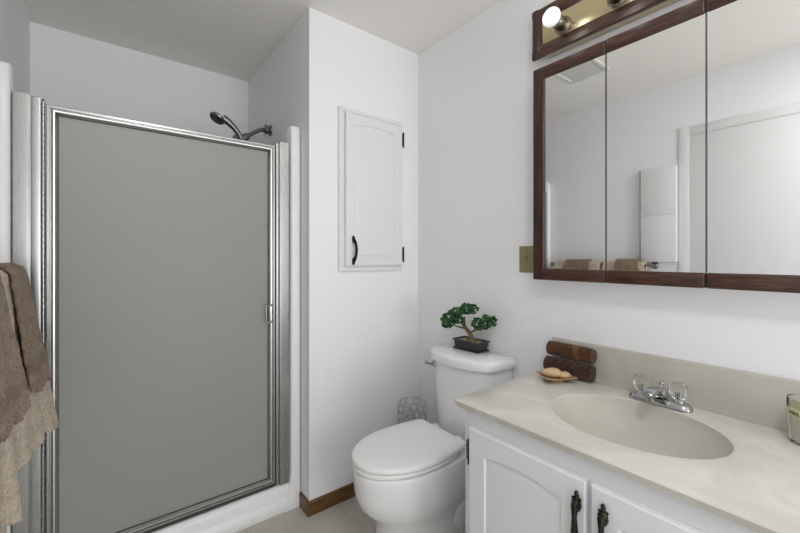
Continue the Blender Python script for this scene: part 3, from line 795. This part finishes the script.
# ------------------------------------------------------------------ candle jar at the right end of the vanity
JC = Vector((-.090, .112, CZ1)); JR = .040
t = thing('candle_jar', 'glass candle jar with a green printed band on the right end of the vanity', 'candle', tuple(JC))
b = new(); lathe(b, [(0, .0004), (JR - .007, .0004), (JR - .003, .004), (JR - .0005, .02), (JR + .001, .06), (JR + .002, .108), (JR + .001, .110), (JR - .001, .109), (JR - .002, .06), (JR - .004, .02), (JR - .007, .007), (0, .006)], JC, (0, 0, 1), 48); obj('jar', b, 'jar_glass', t, 50)
b = new(); lathe(b, [(0, .0065), (JR - .0080, .0075), (JR - .0045, .020), (JR - .0028, .058), (JR - .004, .064), (0, .063)], JC, (0, 0, 1), 48); obj('wax', b, 'wax', t, 50)
b = new(); lathe(b, [(JR + .0018, .068), (JR + .0026, .069), (JR + .0032, .088), (JR + .0024, .089)], JC, (0, 0, 1), 48, cap=False); lb = obj('label', b, 'label_green', t, 50)
def bent_text(body, size, ang0, z, r):
    cu = bpy.data.curves.new('lettering', 'FONT'); cu.body = body; cu.size = size; cu.extrude = .0003
    ob = bpy.data.objects.new('lettering_source', cu); COL.objects.link(ob)
    bpy.context.view_layer.update()
    me = bpy.data.meshes.new_from_object(ob.evaluated_get(bpy.context.evaluated_depsgraph_get()))
    COL.objects.unlink(ob); bpy.data.objects.remove(ob)
    bm = bmesh.new(); bm.from_mesh(me)
    for v in bm.verts:
        q = ang0 + v.co.x / r; rad = r + .0004 + v.co.z
        v.co = JC + Vector((rad * math.cos(q), rad * math.sin(q), z + v.co.y))
    return bm
obj('lettering', bent_text('MRS.', .0125, math.radians(128), .0735, JR + .0033), 'ink', lb, 0)
b = new(); tube(b, [JC + Vector((0, 0, .063)), JC + Vector((.001, 0, .070)), JC + Vector((.002, .001, .076))], .0010, 6); obj('wick', b, 'ink', t)

# ------------------------------------------------------------------ switch plate
t = thing('switch_plate', 'brass light switch plate on the right wall left of the mirror', 'switch', (0, .968, 1.23))
b = new(); box(b, -.006, .933, 1.172, 0, 1.003, 1.288, .0025); obj('plate', b, 'switch_brass', t, 30)
b = new(); box(b, -.018, .964, 1.226, -.004, .972, 1.245, .002, mat=None); obj('toggle', b, 'switch_brass', t, 30)
for zz in (1.20, 1.26):
    b = new(); lathe(b, [(.004, 0), (.004, .0012), (0, .0016)], (-.006, .968, zz), (-1, 0, 0), 12); obj('screw', b, 'brass', t)

# ------------------------------------------------------------------ mirror cabinet
MX = -.08
t = thing('mirror_cabinet', 'three-door mirror cabinet framed in dark wood above the vanity', 'mirror', (0, .46, 1.148))
my = [.889, .602, .321, .036]; mz0, mz1 = 1.148, 2.004
b = new(); box(b, MX + .019, my[3] + .002, mz0 + .004, -.001, my[0] - .002, mz1 - .004, .001); obj('case', b, 'cabinet_white', t)
for i in range(3):
    y1, y0 = my[i] - .0012, my[i + 1] + .0012
    xo = MX - (0, .0015, .0025)[i]
    b = new()
    # rails top and bottom, with a rounded face
    box(b, xo, y0, mz0, MX + .018, y1, mz0 + .046, .006, 3, 0); box(b, xo, y0, mz1 - .050, MX + .018, y1, mz1, .006, 3, 0)
    box(b, xo + .0112, y0 + .001, mz0 + .003, MX + .0175, y1 - .001, mz1 - .003, 0, 2, 1)
    if i == 0: box(b, xo - .0006, y1 - .050, mz0, MX + .018, y1, mz1, .006, 3, 1)
    if i == 2: box(b, xo - .0006, y0, mz0, MX + .018, y0 + .050, mz1, .006, 3, 1)
    d_ = obj('door', b, ['wood_along', 'wood_up'], t, 40)
    ga = y1 - (.050 if i == 0 else .0); gb = y0 + (.050 if i == 2 else .0)
    b = new(); vs = box(b, xo + .006, gb, mz0 + .044, xo + .011, ga, mz1 - .049, .0); gl = obj('glass', b, 'mirror', d_, 0); gl['label'] = 'mirror glass'
    b = new()
    if i > 0: box(b, xo + .0056, y1 - .0022, mz0 + .046, xo + .012, y1 + .0004, mz1 - .05)
    else: box(b, xo + .0056, ga - .004, mz0 + .046, xo + .009, ga, mz1 - .05)
    obj('edge_strip', b, 'steel' if i else 'steel', d_, 0)
    if i > 0:
        b = new(); box(b, xo + .003, y1 + .0006, mz0 + .002, MX + .017, y1 + .0020, mz1 - .002); obj('gap_shade', b, 'black_gap', d_, 0)  # thin dark strip standing in for the shade between two doors

# ------------------------------------------------------------------ vanity light
t = thing('vanity_light', 'brass light bar in a dark wooden frame above the mirror', 'light', (0, .46, 2.16))
LX = -.06; ly0, ly1, lz0, lz1 = .02, .904, 2.059, 2.257
b = new(); box(b, -.047, ly0 + .05, 2.066, -.001, ly1 - .05, 2.244, .002); obj('back_box', b, 'brass_paint', t)
b = new()
for (lo, hi) in ((lz0, lz0 + .052), (lz1 - .052, lz1)):
    z_in = hi if lo == lz0 else lo; z_out = lo if lo == lz0 else hi
    sg = 1 if lo == lz0 else -1
    prism(b, [(LX + .0135, z_out), (LX + .004, z_out), (LX, z_out + sg * .004), (LX, z_out + sg * .026), (LX + .006, z_out + sg * .034), (LX + .008, z_in - sg * .004), (LX + .011, z_in), (LX + .0135, z_in)], 'y', ly0, ly1, 0)
for s_ in (1, -1):
    yo = ly1 if s_ > 0 else ly0
    prism(b, [(LX + .0135, yo), (LX + .0035, yo), (LX - .0005, yo - s_ * .004), (LX - .0005, yo - s_ * .024), (LX + .006, yo - s_ * .032), (LX + .008, yo - s_ * .040), (LX + .011, yo - s_ * .044), (LX + .0135, yo - s_ * .044)], 'z', lz0, lz1, 1)
obj('wooden_frame', b, ['wood_along', 'wood_up'], t, 30)
b = new(); prism(b, [(LX + .0135, lz0 + .048), (LX + .0105, lz0 + .055), (LX + .0095, lz1 - .055), (LX + .0135, lz1 - .048)], 'y', ly0 + .04, ly1 - .04); obj('brass_panel', b, 'brass', t)
for y in (.774, .574, .374, .174):
    c = Vector((LX + .010, y, 2.146)); dz = (0, 0)
    b = new(); lathe(b, [(0, 0), (.034, 0), (.034, .003), (.026, .007), (.0235, .010), (.0235, .030), (.025, .032), (.025, .037), (0, .037)], c, (-1, 0, 0), 28); so = obj('socket', b, 'socket_metal', t, 40)
    b = new(); lathe(b, [(.0, .036), (.021, .036), (.0225, .044), (.0225, .048), (.021, .050), (.0255, .058), (.0275, .066), (.0, .066)], c, (-1, 0, 0), 28); obj('bulb_collar', b, 'chrome', so, 40)
    b = new(); lathe(b, [(.0, .064), (.0270, .066), (.0325, .074), (.0350, .082), (.0345, .089), (.031, .095), (.024, .100), (.012, .1035), (0, .1045)], c, (-1, 0, 0), 32); bu = obj('bulb', b, 'bulb', so, 60)
    l = bpy.data.lights.new('bulb_light', 'POINT'); l.energy = BULB_W; l.color = (1.0, .985, .96); l.shadow_soft_size = .03
    lo = bpy.data.objects.new('bulb_light', l); COL.objects.link(lo); lo.location = c + Vector((-.15, 0, 0))

# ------------------------------------------------------------------ ceiling vent, panel on the left wall, added ceiling lamp
t = thing('ceiling_vent', 'square slatted vent in the ceiling, seen in the left mirror door', 'vent', (-1.08, 1.20, ZC))
b = new()
v0x, v1x, v0y, v1y = -1.22, -.95, 1.07, 1.33
for (a0, b0, a1, b1) in ((v0x, v0y, v0x + .025, v1y), (v1x - .025, v0y, v1x, v1y), (v0x + .025, v0y, v1x - .025, v0y + .025), (v0x + .025, v1y - .025, v1x - .025, v1y)): box(b, a0, b0, ZC - .012, a1, b1, ZC, .003)
obj('rim', b, 'vent', t)
b = new()
for k in range(12):
    x = v0x + .034 + k * .0185; box(b, x, v0y + .024, ZC - .008, x + .010, v1y - .024, ZC - .002)
box(b, v0x + .02, v0y + .02, ZC - .004, v1x - .02, v1y - .02, ZC - .001)
obj('slats', b, 'vent', t)

t = thing('wall_panel', 'white two-leaf shallow cabinet on the left wall, seen in the middle mirror door', 'cabinet', (XL, .965, 1.24))
b = new(); box(b, XL, .864, 1.205, XL + .03, 1.088, 1.862, .002); obj('case', b, 'trim_white', t)
for z0, z1 in ((1.210, 1.530), (1.533, 1.858)):
    b = new(); box(b, XL + .0305, .868, z0, XL + .034, 1.080, z1, .0008); obj('door', b, 'trim_white', t)
b = new(); box(b, XL + .0305, 1.0815, 1.207, XL + .036, 1.088, 1.860, .001); obj('edge_strip', b, 'chrome', t)

t = thing('added_ceiling_lamp', 'round flush ceiling lamp added behind the viewpoint for fill light', 'light', (-1.2, -.3, ZC))
b = new(); lathe(b, [(0, 0), (.24, 0), (.24, .030), (.236, .034), (.228, .034), (.225, .018), (0, .018)], (-1.2, -.3, ZC), (0, 0, -1), 40); obj('added_lamp_base', b, 'trim_white', t)  # unseen fixture body, added to go with the overhead fill
